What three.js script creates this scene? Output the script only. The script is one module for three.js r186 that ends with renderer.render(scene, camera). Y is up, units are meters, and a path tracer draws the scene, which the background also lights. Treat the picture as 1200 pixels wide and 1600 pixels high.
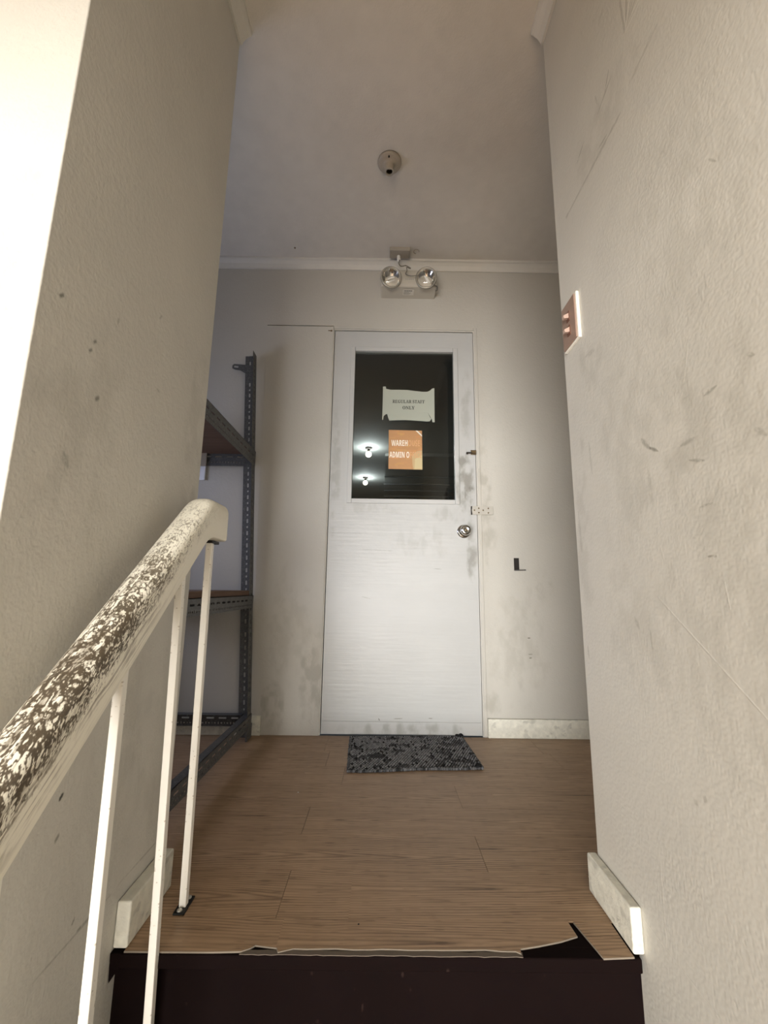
import * as THREE from 'three';
import { RoundedBoxGeometry } from 'three/addons/geometries/RoundedBoxGeometry.js';
import { mergeGeometries } from 'three/addons/utils/BufferGeometryUtils.js';
import { RectAreaLightUniformsLib } from 'three/addons/lights/RectAreaLightUniformsLib.js';

/* ------------------------------------------------ camera, sky, daylight, exposure */
const renderer = new THREE.WebGLRenderer({ antialias: true });
renderer.toneMapping = THREE.LinearToneMapping;
renderer.toneMappingExposure = 1.25;
renderer.shadowMap.enabled = true;
const scene = new THREE.Scene();
const F = 665.5, PITCH = 0.178, YAW = 0.0035, ROLL = 0.0134;
const camera = new THREE.PerspectiveCamera((2 * Math.atan(800 / F) * 180) / Math.PI, 0.75, 0.02, 60);
{
  const fwd = new THREE.Vector3(Math.sin(YAW) * Math.cos(PITCH), Math.sin(PITCH), -Math.cos(YAW) * Math.cos(PITCH));
  const r0 = new THREE.Vector3(Math.cos(YAW), 0, Math.sin(YAW)), u0 = new THREE.Vector3().crossVectors(r0, fwd);
  const r = r0.clone().multiplyScalar(Math.cos(ROLL)).addScaledVector(u0, Math.sin(ROLL));
  const u = u0.clone().multiplyScalar(Math.cos(ROLL)).addScaledVector(r0, -Math.sin(ROLL));
  camera.quaternion.setFromRotationMatrix(new THREE.Matrix4().makeBasis(r, u, fwd.clone().negate()));
  camera.position.set(-0.0052, 0.6695, 2.1157);
}
scene.add(camera);
scene.background = new THREE.Color(0.62, 0.72, 0.86);
scene.backgroundIntensity = 1.0;
RectAreaLightUniformsLib.init();
function skyLight(color, intensity, w, h, pos, target) {
  const l = new THREE.RectAreaLight(color, intensity, w, h);
  l.position.set(...pos); l.lookAt(...target); scene.add(l); return l;
}
const W1 = { x0: -3.5, x1: 0.05, y0: -0.65, y1: 1.15, z: 8.0 };      // window behind the photographer
const W2 = { z0: 0.25, z1: 0.88, y0: 0.8, y1: 1.45, x: -1.75 };     // small window at the end of the landing
skyLight(0xfdfcfa, 30.0, W1.x1 - W1.x0, W1.y1 - W1.y0, [(W1.x0 + W1.x1) / 2, (W1.y0 + W1.y1) / 2, W1.z - 0.03], [(W1.x0 + W1.x1) / 2, (W1.y0 + W1.y1) / 2, 0]);
skyLight(0xd3dcff, 4.4, W2.z1 - W2.z0, W2.y1 - W2.y0, [W2.x + 0.03, (W2.y0 + W2.y1) / 2, (W2.z0 + W2.z1) / 2], [1, (W2.y0 + W2.y1) / 2, (W2.z0 + W2.z1) / 2]);

/* ------------------------------------------------ helpers */
let seed = 7;
const rnd = () => { seed = (seed + 0x6d2b79f5) | 0; let t = Math.imul(seed ^ (seed >>> 15), 1 | seed); t = (t + Math.imul(t ^ (t >>> 7), 61 | t)) ^ t; return ((t ^ (t >>> 14)) >>> 0) / 4294967296; };
const hash = (x, y, s) => { let h = Math.imul(x, 374761393) + Math.imul(y, 668265263) + Math.imul(s, 1274126177); h = Math.imul(h ^ (h >>> 13), 1274126177); h ^= h >>> 16; return (h >>> 0) / 4294967296; };
function vnoise(x, y, px, py, s) {                                    // value noise, periodic in px, py cells
  const xi = Math.floor(x), yi = Math.floor(y), fx = x - xi, fy = y - yi;
  const a = ((xi % px) + px) % px, b = (a + 1) % px, c = ((yi % py) + py) % py, d = (c + 1) % py;
  const u = fx * fx * (3 - 2 * fx), v = fy * fy * (3 - 2 * fy);
  const p = hash(a, c, s), q = hash(b, c, s), r = hash(a, d, s), t = hash(b, d, s);
  return p + (q - p) * u + (r - p) * v + (p - q - r + t) * u * v;
}
function fbm(u, v, fu, fv, oct, s) { let a = 0.5, t = 0, n = 0; for (let i = 0; i < oct; i++) { t += a * vnoise(u * fu, v * fv, fu, fv, s + i); n += a; a *= 0.5; fu *= 2; fv *= 2; } return t / n; }
const clamp = (x, a = 0, b = 1) => Math.min(b, Math.max(a, x));
const sst = (a, b, x) => { const t = clamp((x - a) / (b - a)); return t * t * (3 - 2 * t); };
const mix = (a, b, t) => a + (b - a) * t;
function makeTex(w, h, fn, srgb = true) {                             // fn(u, v) -> [r, g, b] in 0..1; row 0 is v = 0
  const d = new Uint8Array(w * h * 4);
  for (let j = 0; j < h; j++) for (let i = 0; i < w; i++) {
    const c = fn((i + 0.5) / w, (j + 0.5) / h), k = (j * w + i) * 4;
    if (typeof c === 'number') { d[k] = d[k + 1] = d[k + 2] = clamp(c) * 255; } else { d[k] = clamp(c[0]) * 255; d[k + 1] = clamp(c[1]) * 255; d[k + 2] = clamp(c[2]) * 255; }
    d[k + 3] = 255;
  }
  return finish(new THREE.DataTexture(d, w, h), srgb);
}
function finish(t, srgb) {
  t.wrapS = t.wrapT = THREE.RepeatWrapping; t.magFilter = THREE.LinearFilter; t.minFilter = THREE.LinearMipmapLinearFilter; t.generateMipmaps = true;
  if (srgb) t.colorSpace = THREE.SRGBColorSpace;
  t.needsUpdate = true; return t;
}
const rep = (t, su, sv, ou = 0, ov = 0) => { const c = t.clone(); c.repeat.set(1 / su, 1 / sv); c.offset.set(-ou / su, -ov / sv); c.needsUpdate = true; return c; };
// a painter of marks on a picture in metres: origin (u0, v0), size (U, V)
class Marks {
  constructor(w, h, u0, v0, U, V) { Object.assign(this, { w, h, u0, v0, U, V }); this.a = new Float32Array(w * h); this.b = new Float32Array(w * h); }
  stroke(x0, y0, x1, y1, wd, amt, s = 1, bump = 0, rag = 0.6) {       // a ragged scratch or smear
    const { w, h } = this, pad = wd * 2, len = Math.hypot(x1 - x0, y1 - y0) || 1e-6, ex = (x1 - x0) / len, ey = (y1 - y0) / len;
    const i0 = Math.max(0, Math.floor(((Math.min(x0, x1) - pad - this.u0) / this.U) * w)), i1 = Math.min(w - 1, Math.ceil(((Math.max(x0, x1) + pad - this.u0) / this.U) * w));
    const j0 = Math.max(0, Math.floor(((Math.min(y0, y1) - pad - this.v0) / this.V) * h)), j1 = Math.min(h - 1, Math.ceil(((Math.max(y0, y1) + pad - this.v0) / this.V) * h));
    for (let j = j0; j <= j1; j++) for (let i = i0; i <= i1; i++) {
      const x = this.u0 + ((i + 0.5) / w) * this.U - x0, y = this.v0 + ((j + 0.5) / h) * this.V - y0;
      const t = x * ex + y * ey, n = -x * ey + y * ex, tt = clamp(t, 0, len), d = Math.hypot(t - tt, n);
      const g = vnoise(t * 90, n * 260, 4096, 4096, s) * 0.6 + vnoise(t * 300, n * 700, 8192, 8192, s + 3) * 0.4, ww = wd * (1 - rag + rag * 1.6 * vnoise(t * 60, 0.5, 4096, 4096, s + 9));
      const wt = len < 0.12 && rag > 0.3 ? ww * (0.3 + 0.7 * Math.sin(Math.PI * clamp((tt / len) * 0.9 + 0.05))) : ww, k = sst(wt, wt * 0.15, d) * sst(0.3, 0.66, g + (1 - rag) * 0.5);
      this.a[j * w + i] += amt * k; this.b[j * w + i] += bump * sst(ww, ww * 0.3, d);
    }
  }
  blot(x, y, rx, ry, amt, s = 1, lo = 0.45, f = 1) {                   // a patch of grime with a grainy outline
    const { w, h } = this;
    const i0 = Math.max(0, Math.floor(((x - rx - this.u0) / this.U) * w)), i1 = Math.min(w - 1, Math.ceil(((x + rx - this.u0) / this.U) * w));
    const j0 = Math.max(0, Math.floor(((y - ry - this.v0) / this.V) * h)), j1 = Math.min(h - 1, Math.ceil(((y + ry - this.v0) / this.V) * h));
    for (let j = j0; j <= j1; j++) for (let i = i0; i <= i1; i++) {
      const X = this.u0 + ((i + 0.5) / w) * this.U, Y = this.v0 + ((j + 0.5) / h) * this.V, q = Math.hypot((X - x) / rx, (Y - y) / ry);
      if (q > 1) continue;
      const g = fbm(X * 0.05 + 0.37, Y * 0.05 + 0.21, Math.round(700 * f), Math.round(420 * f), 4, s);
      this.a[j * w + i] += amt * 0.8 * sst(lo - 0.1, lo + 0.3, g * (1 - q * q * 0.75) + 0.08);
    }
  }
  at(u, v) { return this.a[Math.min(this.h - 1, (v * this.h) | 0) * this.w + Math.min(this.w - 1, (u * this.w) | 0)]; }
  bt(u, v) { return this.b[Math.min(this.h - 1, (v * this.h) | 0) * this.w + Math.min(this.w - 1, (u * this.w) | 0)]; }
}

const used = {};
const numbered = (n) => { const k = (used[n] = (used[n] ?? -1) + 1); return k ? `${n}_${String(k).padStart(3, '0')}` : n; };
function tag(o, label, category, group, kind) { o.userData.label = label; o.userData.category = category; if (group) o.userData.group = group; if (kind) o.userData.kind = kind; return o; }
function mesh(name, geo, mat, parent = scene) { const m = new THREE.Mesh(geo, mat); m.name = parent === scene ? numbered(name) : name; m.castShadow = m.receiveShadow = true; parent.add(m); return m; }
function thing(name, pos, label, category, group, kind) { const g = new THREE.Group(); g.name = numbered(name); g.position.set(...pos); scene.add(g); return tag(g, label, category, group, kind); }
function metreUV(g) {                                                 // uv in metres by the side a face looks to
  g = g.index ? g.toNonIndexed() : g; const p = g.attributes.position, n = p.count, uv = new Float32Array(n * 2);
  const a = new THREE.Vector3(), b = new THREE.Vector3(), c = new THREE.Vector3();
  for (let i = 0; i < n; i += 3) {
    a.fromBufferAttribute(p, i); b.fromBufferAttribute(p, i + 1).sub(a); c.fromBufferAttribute(p, i + 2).sub(a); b.cross(c);
    const ax = Math.abs(b.x), ay = Math.abs(b.y), az = Math.abs(b.z);
    for (let k = i; k < i + 3; k++) {
      const x = p.getX(k), y = p.getY(k), z = p.getZ(k);
      if (ay >= ax && ay >= az) { uv[k * 2] = x; uv[k * 2 + 1] = z; } else if (ax >= az) { uv[k * 2] = z; uv[k * 2 + 1] = y; } else { uv[k * 2] = x; uv[k * 2 + 1] = y; }
    }
  }
  g.setAttribute('uv', new THREE.BufferAttribute(uv, 2)); return g;
}
const box = (x0, x1, y0, y1, z0, z1, r = 0) => {                      // box by its bounds; r rounds its edges
  const w = x1 - x0, h = y1 - y0, d = z1 - z0;
  const g = r ? new RoundedBoxGeometry(w, h, d, 2, Math.min(r, w * 0.49, h * 0.49, d * 0.49)) : new THREE.BoxGeometry(w, h, d);
  g.translate((x0 + x1) / 2, (y0 + y1) / 2, (z0 + z1) / 2); return metreUV(g);
};
const join = (...gs) => mergeGeometries(gs.flat().map((g) => { g = g.index ? g.toNonIndexed() : g; for (const k of Object.keys(g.attributes)) if (!['position', 'normal', 'uv'].includes(k)) g.deleteAttribute(k); return g; }));
const shape = (pts) => new THREE.Shape(pts.map(([x, y]) => new THREE.Vector2(x, y)));
const hole = (s, pts) => { s.holes.push(new THREE.Path(pts.map(([x, y]) => new THREE.Vector2(x, y)))); return s; };
const rect = (x0, x1, y0, y1) => [[x0, y0], [x1, y0], [x1, y1], [x0, y1]];
const slab = (s, depth, bev = 0) => new THREE.ExtrudeGeometry(s, { depth, bevelEnabled: bev > 0, bevelSize: bev, bevelThickness: bev, bevelSegments: 2, curveSegments: 10 });
const tube = (pts, r, seg = 24, rs = 8) => new THREE.TubeGeometry(new THREE.CatmullRomCurve3(pts.map((p) => new THREE.Vector3(...p))), seg, r, rs, false);
const std = (o) => new THREE.MeshStandardMaterial({ roughness: 0.7, metalness: 0, ...o });

/* ------------------------------------------------ procedural materials */
const peel = makeTex(512, 512, (u, v) => 0.55 * fbm(u, v, 34, 34, 3, 11) + 0.45 * fbm(u, v, 90, 70, 2, 15), false);
const mottle = makeTex(512, 512, (u, v) => { const n = fbm(u, v, 5, 5, 5, 21), s = fbm(u, v, 40, 40, 3, 25); const k = 0.965 + 0.05 * (n - 0.5) + 0.035 * (s - 0.5) ; return [k, k, k * 0.998]; });
const WALL = 0xd0ccc2, DOOR = 0xbebebb;
const paint = (color, o = {}) => std({ color, map: rep(mottle, 1.7, 1.7), bumpMap: rep(peel, 0.34, 0.34), bumpScale: 0.0011, roughness: 0.62, ...o });
const mPlain = paint(WALL), mCeil = paint(0xdbd6cc, { bumpScale: 0.0006, roughness: 0.85 }), mTrim = paint(0xd6d3ca, { bumpScale: 0.0005, roughness: 0.5 });

// right stair wall: marks where the photograph shows them, in metres (z along, y up)
const RW = new Marks(1024, 2048, 1.0, -0.45, 1.2, 2.95);
{
  const S = (z0, y0, z1, y1, w, a, s, b = 0, r = 0.6) => RW.stroke(z0, y0, z1, y1, w, a, s, b, r);
  S(1.338, 1.847, 1.316, 1.814, 0.0035, 0.26, 2); S(1.346, 1.819, 1.28, 1.80, 0.004, 0.2, 3); S(1.277, 1.857, 1.282, 1.827, 0.004, 0.14, 4); S(1.21, 1.806, 1.169, 1.789, 0.0026, 0.42, 5);
  S(1.362, 1.692, 1.09, 1.701, 0.006, 0.15, 6); S(1.308, 1.705, 1.273, 1.71, 0.004, 0.22, 7); S(1.491, 1.722, 1.402, 1.716, 0.009, 0.1, 8); S(1.34, 2.026, 1.314, 2.01, 0.004, 0.16, 9);
  S(1.559, 1.339, 1.571, 1.321, 0.004, 0.16, 10); S(1.325, 0.962, 1.348, 0.936, 0.009, 0.22, 11); S(1.345, 0.94, 1.37, 0.924, 0.006, 0.3, 12);
  S(1.469, 1.07, 1.453, 1.02, 0.0018, -0.10, 13, 0.5, 0.2); S(1.517, 0.979, 1.491, 0.975, 0.004, 0.2, 14); S(1.575, 0.996, 1.585, 0.99, 0.005, 0.2, 15); S(1.57, 0.89, 1.585, 0.875, 0.007, 0.14, 16);
  S(1.429, 0.914, 1.46, 0.917, 0.006, 0.16, 17); S(1.444, 0.884, 1.475, 0.874, 0.004, 0.2, 18); S(1.481, 0.805, 1.454, 0.803, 0.004, 0.2, 19); S(1.459, 0.725, 1.476, 0.724, 0.003, 0.3, 20);
  S(1.485, 0.685, 1.489, 0.648, 0.002, -0.14, 21, 0.6, 0.1); S(1.136, 1.249, 1.177, 1.242, 0.012, 0.1, 22); S(1.349, 0.752, 1.356, 0.726, 0.002, -0.1, 23, 0.4, 0.2);
  S(1.12, 1.03, 1.125, 0.95, 0.008, 0.09, 24); S(1.04, 0.87, 1.045, 0.77, 0.012, 0.09, 25); S(1.335, 0.9, 1.34, 0.83, 0.012, 0.08, 26); S(1.295, 0.6, 1.297, 0.565, 0.004, 0.12, 27);
  S(1.369, 0.344, 1.374, 0.34, 0.008, 0.14, 28); S(1.395, 0.36, 1.392, 0.352, 0.007, 0.14, 29); S(1.042, 0.54, 1.044, 0.51, 0.006, 0.14, 30); S(1.25, 0.62, 1.26, 0.6, 0.01, 0.1, 31);
  S(1.328, 0.661, 1.80, 0.30, 0.0016, -0.09, 32, 1.0, 0.05); S(1.17, 0.062, 1.85, 0.046, 0.0016, -0.05, 33, 1.0, 0.05); S(1.261, 0.188, 1.257, 0.066, 0.0016, -0.09, 34, 0.5, 0.1);
  S(1.405, 1.848, 1.40, 1.95, 0.006, 0.10, 35, 1.2, 0.4); S(1.405, 1.848, 1.47, 1.84, 0.005, -0.1, 36, 1.4, 0.4); S(1.42, 1.86, 1.46, 1.90, 0.006, 0.12, 37, 1.0, 0.5); S(1.405, 1.85, 1.44, 1.93, 0.004, -0.1, 38, 1.2, 0.4); S(1.415, 1.853, 1.47, 1.875, 0.004, 0.14, 39, 1.2, 0.5); S(1.41, 1.87, 1.425, 1.95, 0.005, 0.14, 40, -0.8, 0.5); S(1.43, 1.855, 1.475, 1.852, 0.004, -0.12, 49, 1.3, 0.4); S(1.425, 1.875, 1.465, 1.93, 0.004, 0.1, 50, 1.0, 0.5);
  for (const [z, y, a, b, k, s] of [[1.3, 0.95, 0.22, 0.3, 0.07, 41], [1.5, 0.9, 0.2, 0.25, 0.08, 42], [1.15, 1.22, 0.09, 0.1, 0.08, 43], [1.06, 0.85, 0.06, 0.4, 0.08, 44], [1.3, 1.76, 0.2, 0.12, 0.07, 45], [1.5, 0.6, 0.25, 0.3, 0.06, 46], [1.25, 0.6, 0.2, 0.2, 0.06, 47], [1.5, 1.3, 0.25, 0.3, 0.05, 48]]) RW.blot(z, y, a, b, k, s);
}
const rwMap = makeTex(1024, 2048, (u, v) => { const n = fbm(u, v, 7, 17, 5, 51), a = RW.at(u, v) * 0.8, k = 0.97 + 0.05 * (n - 0.5) - Math.max(a, 0) - Math.min(a, 0) * 0.4; return [k, k * (1 - 0.03 * Math.max(a, 0)), k * (1 - 0.12 * Math.max(a, 0))]; });
const rwBump = makeTex(1024, 2048, (u, v) => { const p = 0.4 * fbm(u, v, 136, 330, 2, 11) + 0.6 * fbm(u, v, 330, 720, 1, 15), lumpy = 0.55 + 0.45 * fbm(u, v, 4, 9, 3, 61); return 0.5 + (p - 0.5) * 0.5 * lumpy + 0.28 * Math.min(RW.bt(u, v), 1.4); }, false);
for (const t of [rwMap, rwBump]) { t.wrapS = t.wrapT = THREE.MirroredRepeatWrapping; }
const mRight = std({ color: WALL, map: rep(rwMap, 1.2, 2.95, 1.0, -0.45), bumpMap: rep(rwBump, 1.2, 2.95, 1.0, -0.45), bumpScale: 0.0013, roughness: 0.6 });

// left stair wall
const LW = new Marks(1024, 1024, 0.95, -0.45, 0.7, 2.95);
for (const [z, y, w, a, s] of [[1.53, 1.105, 0.004, 0.4, 1], [1.448, 1.079, 0.004, 0.3, 2], [1.455, 1.059, 0.004, 0.3, 3], [1.424, 0.987, 0.006, 0.3, 4], [1.38, 0.346, 0.004, 0.7, 5], [1.377, 0.287, 0.005, 0.3, 6], [1.311, 0.132, 0.003, 0.3, 7]]) LW.stroke(z, y, z + 0.004, y - 0.004, w, a, s, 0, 0.2);
LW.stroke(1.262, 0.106, 1.30, 0.108, 0.003, 0.3, 8); LW.stroke(1.398, 1.158, 1.40, 1.145, 0.006, 0.12, 9); LW.stroke(1.262, 1.257, 1.27, 1.245, 0.006, 0.12, 10); LW.stroke(1.236, 1.088, 1.25, 1.09, 0.004, 0.14, 11); LW.stroke(1.05, 0.108, 1.42, 0.103, 0.002, 0.16, 12); LW.stroke(1.481, 0.87, 1.47, 0.85, 0.012, 0.12, 13);
LW.blot(1.45, 0.9, 0.15, 0.3, 0.05, 14); LW.blot(1.05, 1.0, 0.08, 0.4, 0.07, 15); LW.blot(1.2, 0.3, 0.2, 0.3, 0.05, 16);
const lwMap = makeTex(1024, 1024, (u, v) => { const n = fbm(u, v, 5, 19, 5, 71), a = LW.at(u, v), k = 0.965 + 0.05 * (n - 0.5) - a; return [k, k, k * (1 - 0.06 * a)]; });
lwMap.wrapS = lwMap.wrapT = THREE.MirroredRepeatWrapping;
const mLeft = std({ color: WALL, map: rep(lwMap, 0.7, 2.95, 0.95, -0.45), bumpMap: rep(peel, 0.34, 0.34), bumpScale: 0.0013, roughness: 0.62 });

// wall round the door: grime along the jamb, scuffs and the grimy strip above the floor (x along, y up)
const BW = new Marks(1536, 1536, -1.7, 0, 3.1, 2.48);
BW.stroke(0.70, 0.445, 0.713, 0.445, 0.004, 0.4, 1); BW.stroke(0.70, 0.37, 0.72, 0.371, 0.003, 0.3, 2); BW.stroke(0.703, 0.353, 0.715, 0.354, 0.004, 0.45, 3);
BW.blot(0.515, 1.2, 0.045, 0.45, 0.10, 4); BW.blot(0.53, 0.95, 0.06, 0.25, 0.08, 5); BW.blot(-0.33, 0.25, 0.09, 0.3, 0.12, 6, 0.42); BW.blot(-0.52, 0.12, 0.1, 0.16, 0.13, 7, 0.42); BW.blot(-0.45, 0.5, 0.15, 0.4, 0.05, 8); BW.blot(0.65, 0.4, 0.2, 0.35, 0.06, 9); BW.blot(0.52, 0.12, 0.06, 0.12, 0.1, 10); BW.blot(0.76, 0.7, 0.1, 0.12, 0.07, 11);
const bwMap = makeTex(1536, 1536, (u, v) => { const n = fbm(u, v, 9, 7, 5, 81), a = BW.at(u, v), k = 0.965 + 0.05 * (n - 0.5) - a; return [k, k * (1 - 0.05 * a), k * (1 - 0.2 * a)]; });
const mBack = std({ color: 0xc4c0b6, map: rep(bwMap, 3.1, 2.48, -1.7, 0), bumpMap: rep(peel, 0.4, 0.4), bumpScale: 0.0008, roughness: 0.55 });

// door leaf: brushed gloss paint, hand grime round the knob and along the lock edge
const DW = new Marks(1024, 2048, -0.29, 0, 0.78, 2.08);
DW.blot(0.41, 1.22, 0.06, 0.24, 0.26, 1, 0.42); DW.blot(0.44, 1.14, 0.035, 0.12, 0.34, 2, 0.4); DW.blot(0.33, 1.04, 0.11, 0.06, 0.09, 3, 0.42); DW.blot(0.44, 0.86, 0.04, 0.2, 0.22, 4, 0.42); DW.blot(-0.05, 1.07, 0.2, 0.04, 0.07, 5, 0.42); DW.blot(-0.25, 1.25, 0.035, 0.5, 0.1, 6); DW.blot(0.1, 0.03, 0.4, 0.05, 0.16, 7, 0.45); DW.blot(0.43, 1.6, 0.04, 0.3, 0.1, 8); DW.blot(0.2, 0.9, 0.2, 0.12, 0.06, 9);
DW.stroke(0.06, 0.075, 0.10, 0.076, 0.003, 0.3, 11); DW.stroke(0.22, 0.078, 0.24, 0.078, 0.003, 0.3, 12); DW.stroke(-0.01, 0.075, -0.005, 0.065, 0.003, 0.5, 13); DW.stroke(-0.1, 0.63, -0.06, 0.62, 0.003, 0.12, 14); DW.stroke(0.25, 0.77, 0.29, 0.768, 0.003, 0.14, 15); DW.stroke(-0.1, 0.86, 0.05, 0.855, 0.004, 0.08, 16);
const dMap = makeTex(1024, 2048, (u, v) => { const n = fbm(u, v, 4, 26, 4, 91), a = DW.at(u, v), k = 0.975 + 0.035 * (n - 0.5) - a; return [k, k * (1 - 0.06 * a), k * (1 - 0.2 * a)]; });
const brush = makeTex(512, 512, (u, v) => 0.5 * fbm(u, v, 3, 40, 3, 95) + 0.5 * fbm(u, v, 8, 14, 3, 98), false);
const mDoor = new THREE.MeshPhysicalMaterial({ color: DOOR, map: rep(dMap, 0.78, 2.08, -0.29, 0), bumpMap: rep(brush, 0.5, 0.36), bumpScale: 0.0006, roughness: 0.38 });

// vinyl planks: oak print, three boards
const oak = [0, 1, 2].map((k) => makeTex(1024, 192, (u, v) => {
  const warp = 0.10 * (fbm(u, v, 3, 2, 3, 100 + k * 9) - 0.5), c = v - 0.5 + warp + (k - 1) * 0.12;
  const ring = Math.sqrt(c * c * 9 + 0.02) * 7 + u * (k === 2 ? 2.5 : 7) * (k === 1 ? -1 : 1) + 1.3 * fbm(u, v, 5, 3, 3, 130 + k);
  const line = Math.pow(0.5 + 0.5 * Math.sin(ring * 6.283), 2.2), fine = 0.5 * fbm(u, v, 4, 34, 4, 140 + k) + 0.5 * fbm(u, v, 14, 24, 4, 145 + k), pore = sst(0.66, 0.8, fbm(u, v, 26, 96, 2, 150 + k)), big = fbm(u, v, 3, 5, 3, 160 + k);
  const t = clamp(0.55 * line * (0.25 + big) + 0.7 * (fine - 0.32) + 0.35 * pore);
  return [mix(0.72, 0.42, t), mix(0.60, 0.325, t), mix(0.475, 0.235, t)];
}));
const grit = makeTex(256, 256, (u, v) => 0.44 + 0.16 * fbm(u, v, 8, 8, 4, 170), false);
const mPlanks = oak.map((t) => std({ map: t, roughness: 0.46, bumpMap: t, bumpScale: 0.0003 }));
const darkBrown = makeTex(512, 256, (u, v) => { const n = fbm(u, v, 8, 6, 4, 181), s = sst(0.86, 0.92, fbm(u, v, 60, 20, 2, 185)); return [0.062 + 0.02 * n + 0.1 * s, 0.03 + 0.015 * n + 0.09 * s, 0.027 + 0.014 * n + 0.08 * s]; });
const mDark = new THREE.MeshPhysicalMaterial({ map: rep(darkBrown, 0.9, 0.5), roughness: 0.8, specularIntensity: 0.12 }), mWornEdge = std({ color: 0x6d6257, map: rep(mottle, 0.1, 0.1), roughness: 0.95 });

// handrail: cream paint, its top worn and blackened by hands (u along the rail, v round its section)
const railMap = makeTex(2048, 768, (u, v) => {
  const wx = 0.012 * (fbm(u, v, 40, 9, 3, 201) - 0.5), wv = 0.07 * (fbm(u, v, 14, 8, 3, 205) - 0.5), U = ((u + wx) % 1 + 1) % 1, V = ((v + wv) % 1 + 1) % 1;
  const crack = 1 - Math.abs(fbm(U, V, 210, 58, 3, 211) - 0.5) * 4.2, blotch = 0.55 * fbm(U, V, 60, 14, 4, 221) + 0.45 * fbm(U, V, 150, 40, 3, 227), streak = fbm(U, V, 14, 80, 3, 231), fine = fbm(u, v, 640, 180, 2, 241);
  const top = 1 - Math.abs(v - 0.47) / 0.2, fade = sst(-0.15, 0.75, top), along = 0.35 + 0.65 * sst(0.12, 0.34, u);
  const core = crack * 0.62 + blotch * 0.85 + fine * 0.5 - 0.64, side = sst(0.5, 0.75, streak * 0.7 + blotch * 0.45) * sst(-0.75, 0.1, top) * sst(0.14, 0.3, u);
  let d = sst(0.36, 0.62, core * 0.85 + fade * 0.30 * along - 0.075) * sst(-0.1, 0.3, top) * sst(0.02, 0.16, u) * (0.35 + 0.65 * along);
  d = clamp(d + 0.5 * side * (1 - d));
  const cream = [0.93, 0.91, 0.85], dirt = [0.30 + 0.1 * fine, 0.265 + 0.09 * fine, 0.225 + 0.07 * fine], film = 0.06 * fade * blotch;
  return [mix(cream[0], dirt[0], d) - film, mix(cream[1], dirt[1], d) - film, mix(cream[2], dirt[2], d) - film * 1.2];
});
const railBump = makeTex(1024, 384, (u, v) => 0.5 + 0.5 * (fbm(u, v, 120, 40, 3, 211) - 0.5) * sst(0.3, 0.05, Math.abs(v - 0.47)) + 0.3 * (fbm(u, v, 38, 10, 3, 221) - 0.5), false);
const mRail = std({ map: railMap, bumpMap: railBump, bumpScale: 0.0016, roughness: 0.5 });
const chipped = makeTex(256, 512, (u, v) => { const c = 0.4 * sst(0.79, 0.86, fbm(u, v, 10, 90, 3, 251)); return [0.93 - 0.45 * c, 0.915 - 0.5 * c, 0.875 - 0.55 * c]; });
const mBar = std({ map: rep(chipped, 0.06, 0.5), roughness: 0.45 });

const steel = makeTex(256, 256, (u, v) => { const n = fbm(u, v, 10, 10, 4, 261), s = sst(0.62, 0.75, fbm(u, v, 40, 40, 2, 265)); return [0.30 + 0.08 * n + 0.1 * s, 0.30 + 0.08 * n + 0.1 * s, 0.298 + 0.08 * n + 0.09 * s]; });
const mSteel = std({ map: rep(steel, 0.12, 0.12), roughness: 0.5, metalness: 0.15 });
const ply = makeTex(512, 256, (u, v) => { const n = fbm(u, v, 6, 60, 4, 271); return [0.41 + 0.12 * (n - 0.5), 0.315 + 0.11 * (n - 0.5), 0.25 + 0.1 * (n - 0.5)]; });
const mPly = std({ map: rep(ply, 0.6, 0.3), roughness: 0.8 });
const mZinc = std({ color: 0xb9b6ae, metalness: 0.7, roughness: 0.42 }), mChrome = std({ color: 0xd8d6d0, metalness: 1, roughness: 0.16 }), mDarkMetal = std({ color: 0x29241f, metalness: 0.4, roughness: 0.5 });
const mBrass = std({ color: 0x6b5a41, metalness: 0.7, roughness: 0.45 }), mHole = std({ color: 0x16120e, roughness: 0.9 });
const mPorcelain = std({ color: 0xaba395, roughness: 0.3, map: rep(mottle, 0.2, 0.2) }), mPlastic = std({ color: 0xbfb9ab, roughness: 0.4 });

/* ------------------------------------------------ the setting */
const H = 2.4735, XL = -0.499, XR = 0.4985, ZL = 1.0, ZR = 1.018, ZN = 1.571, LOW = -0.84;
const ceiling = tag(mesh('ceiling', box(-3.72, 1.5, H, H + 0.1, -0.12, 8.12), mCeil), 'flat off-white ceiling over the stair and landing', 'ceiling', null, 'structure');
// door wall with its opening
const DX0 = -0.2835, DX1 = 0.4775, DT = 2.062;
{
  const s = hole(shape([[-1.75, 0], [DX0, 0], [DX0, DT], [DX1, DT], [DX1, 0], [1.5, 0], [1.5, H], [-1.75, H]]), [[-0.648, 2.0775], [-0.2865, 2.0775], [-0.2865, 2.0825], [-0.648, 2.0815]]);
  const g = slab(s, 0.12); g.translate(0, 0, -0.12);
  const w = tag(mesh('wall_back', metreUV(g), mBack), 'off-white end wall of the landing around the door', 'wall', null, 'structure');
  const p = slab(shape([[-0.606, 0.001], [DX0 - 0.003, 0.001], [DX0 - 0.003, 2.072], [-0.648, 2.072]]), 0.004, 0.0012); p.translate(0, 0, 0.0005);
  mesh('plywood_panel', metreUV(p), mBack, w);
}
tag(mesh('wall_left', join(box(-3.6, XL, LOW, H, ZL, ZN, 0.0025)), mLeft), 'thick off-white wall beside the stair with bright front face', 'wall', null, 'structure');
tag(mesh('wall_right', box(XR, XR + 0.13, LOW, H, ZR, 8.0, 0.0025), mRight), 'scuffed off-white wall along the stair with two toggle switches', 'wall', null, 'structure');
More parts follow.
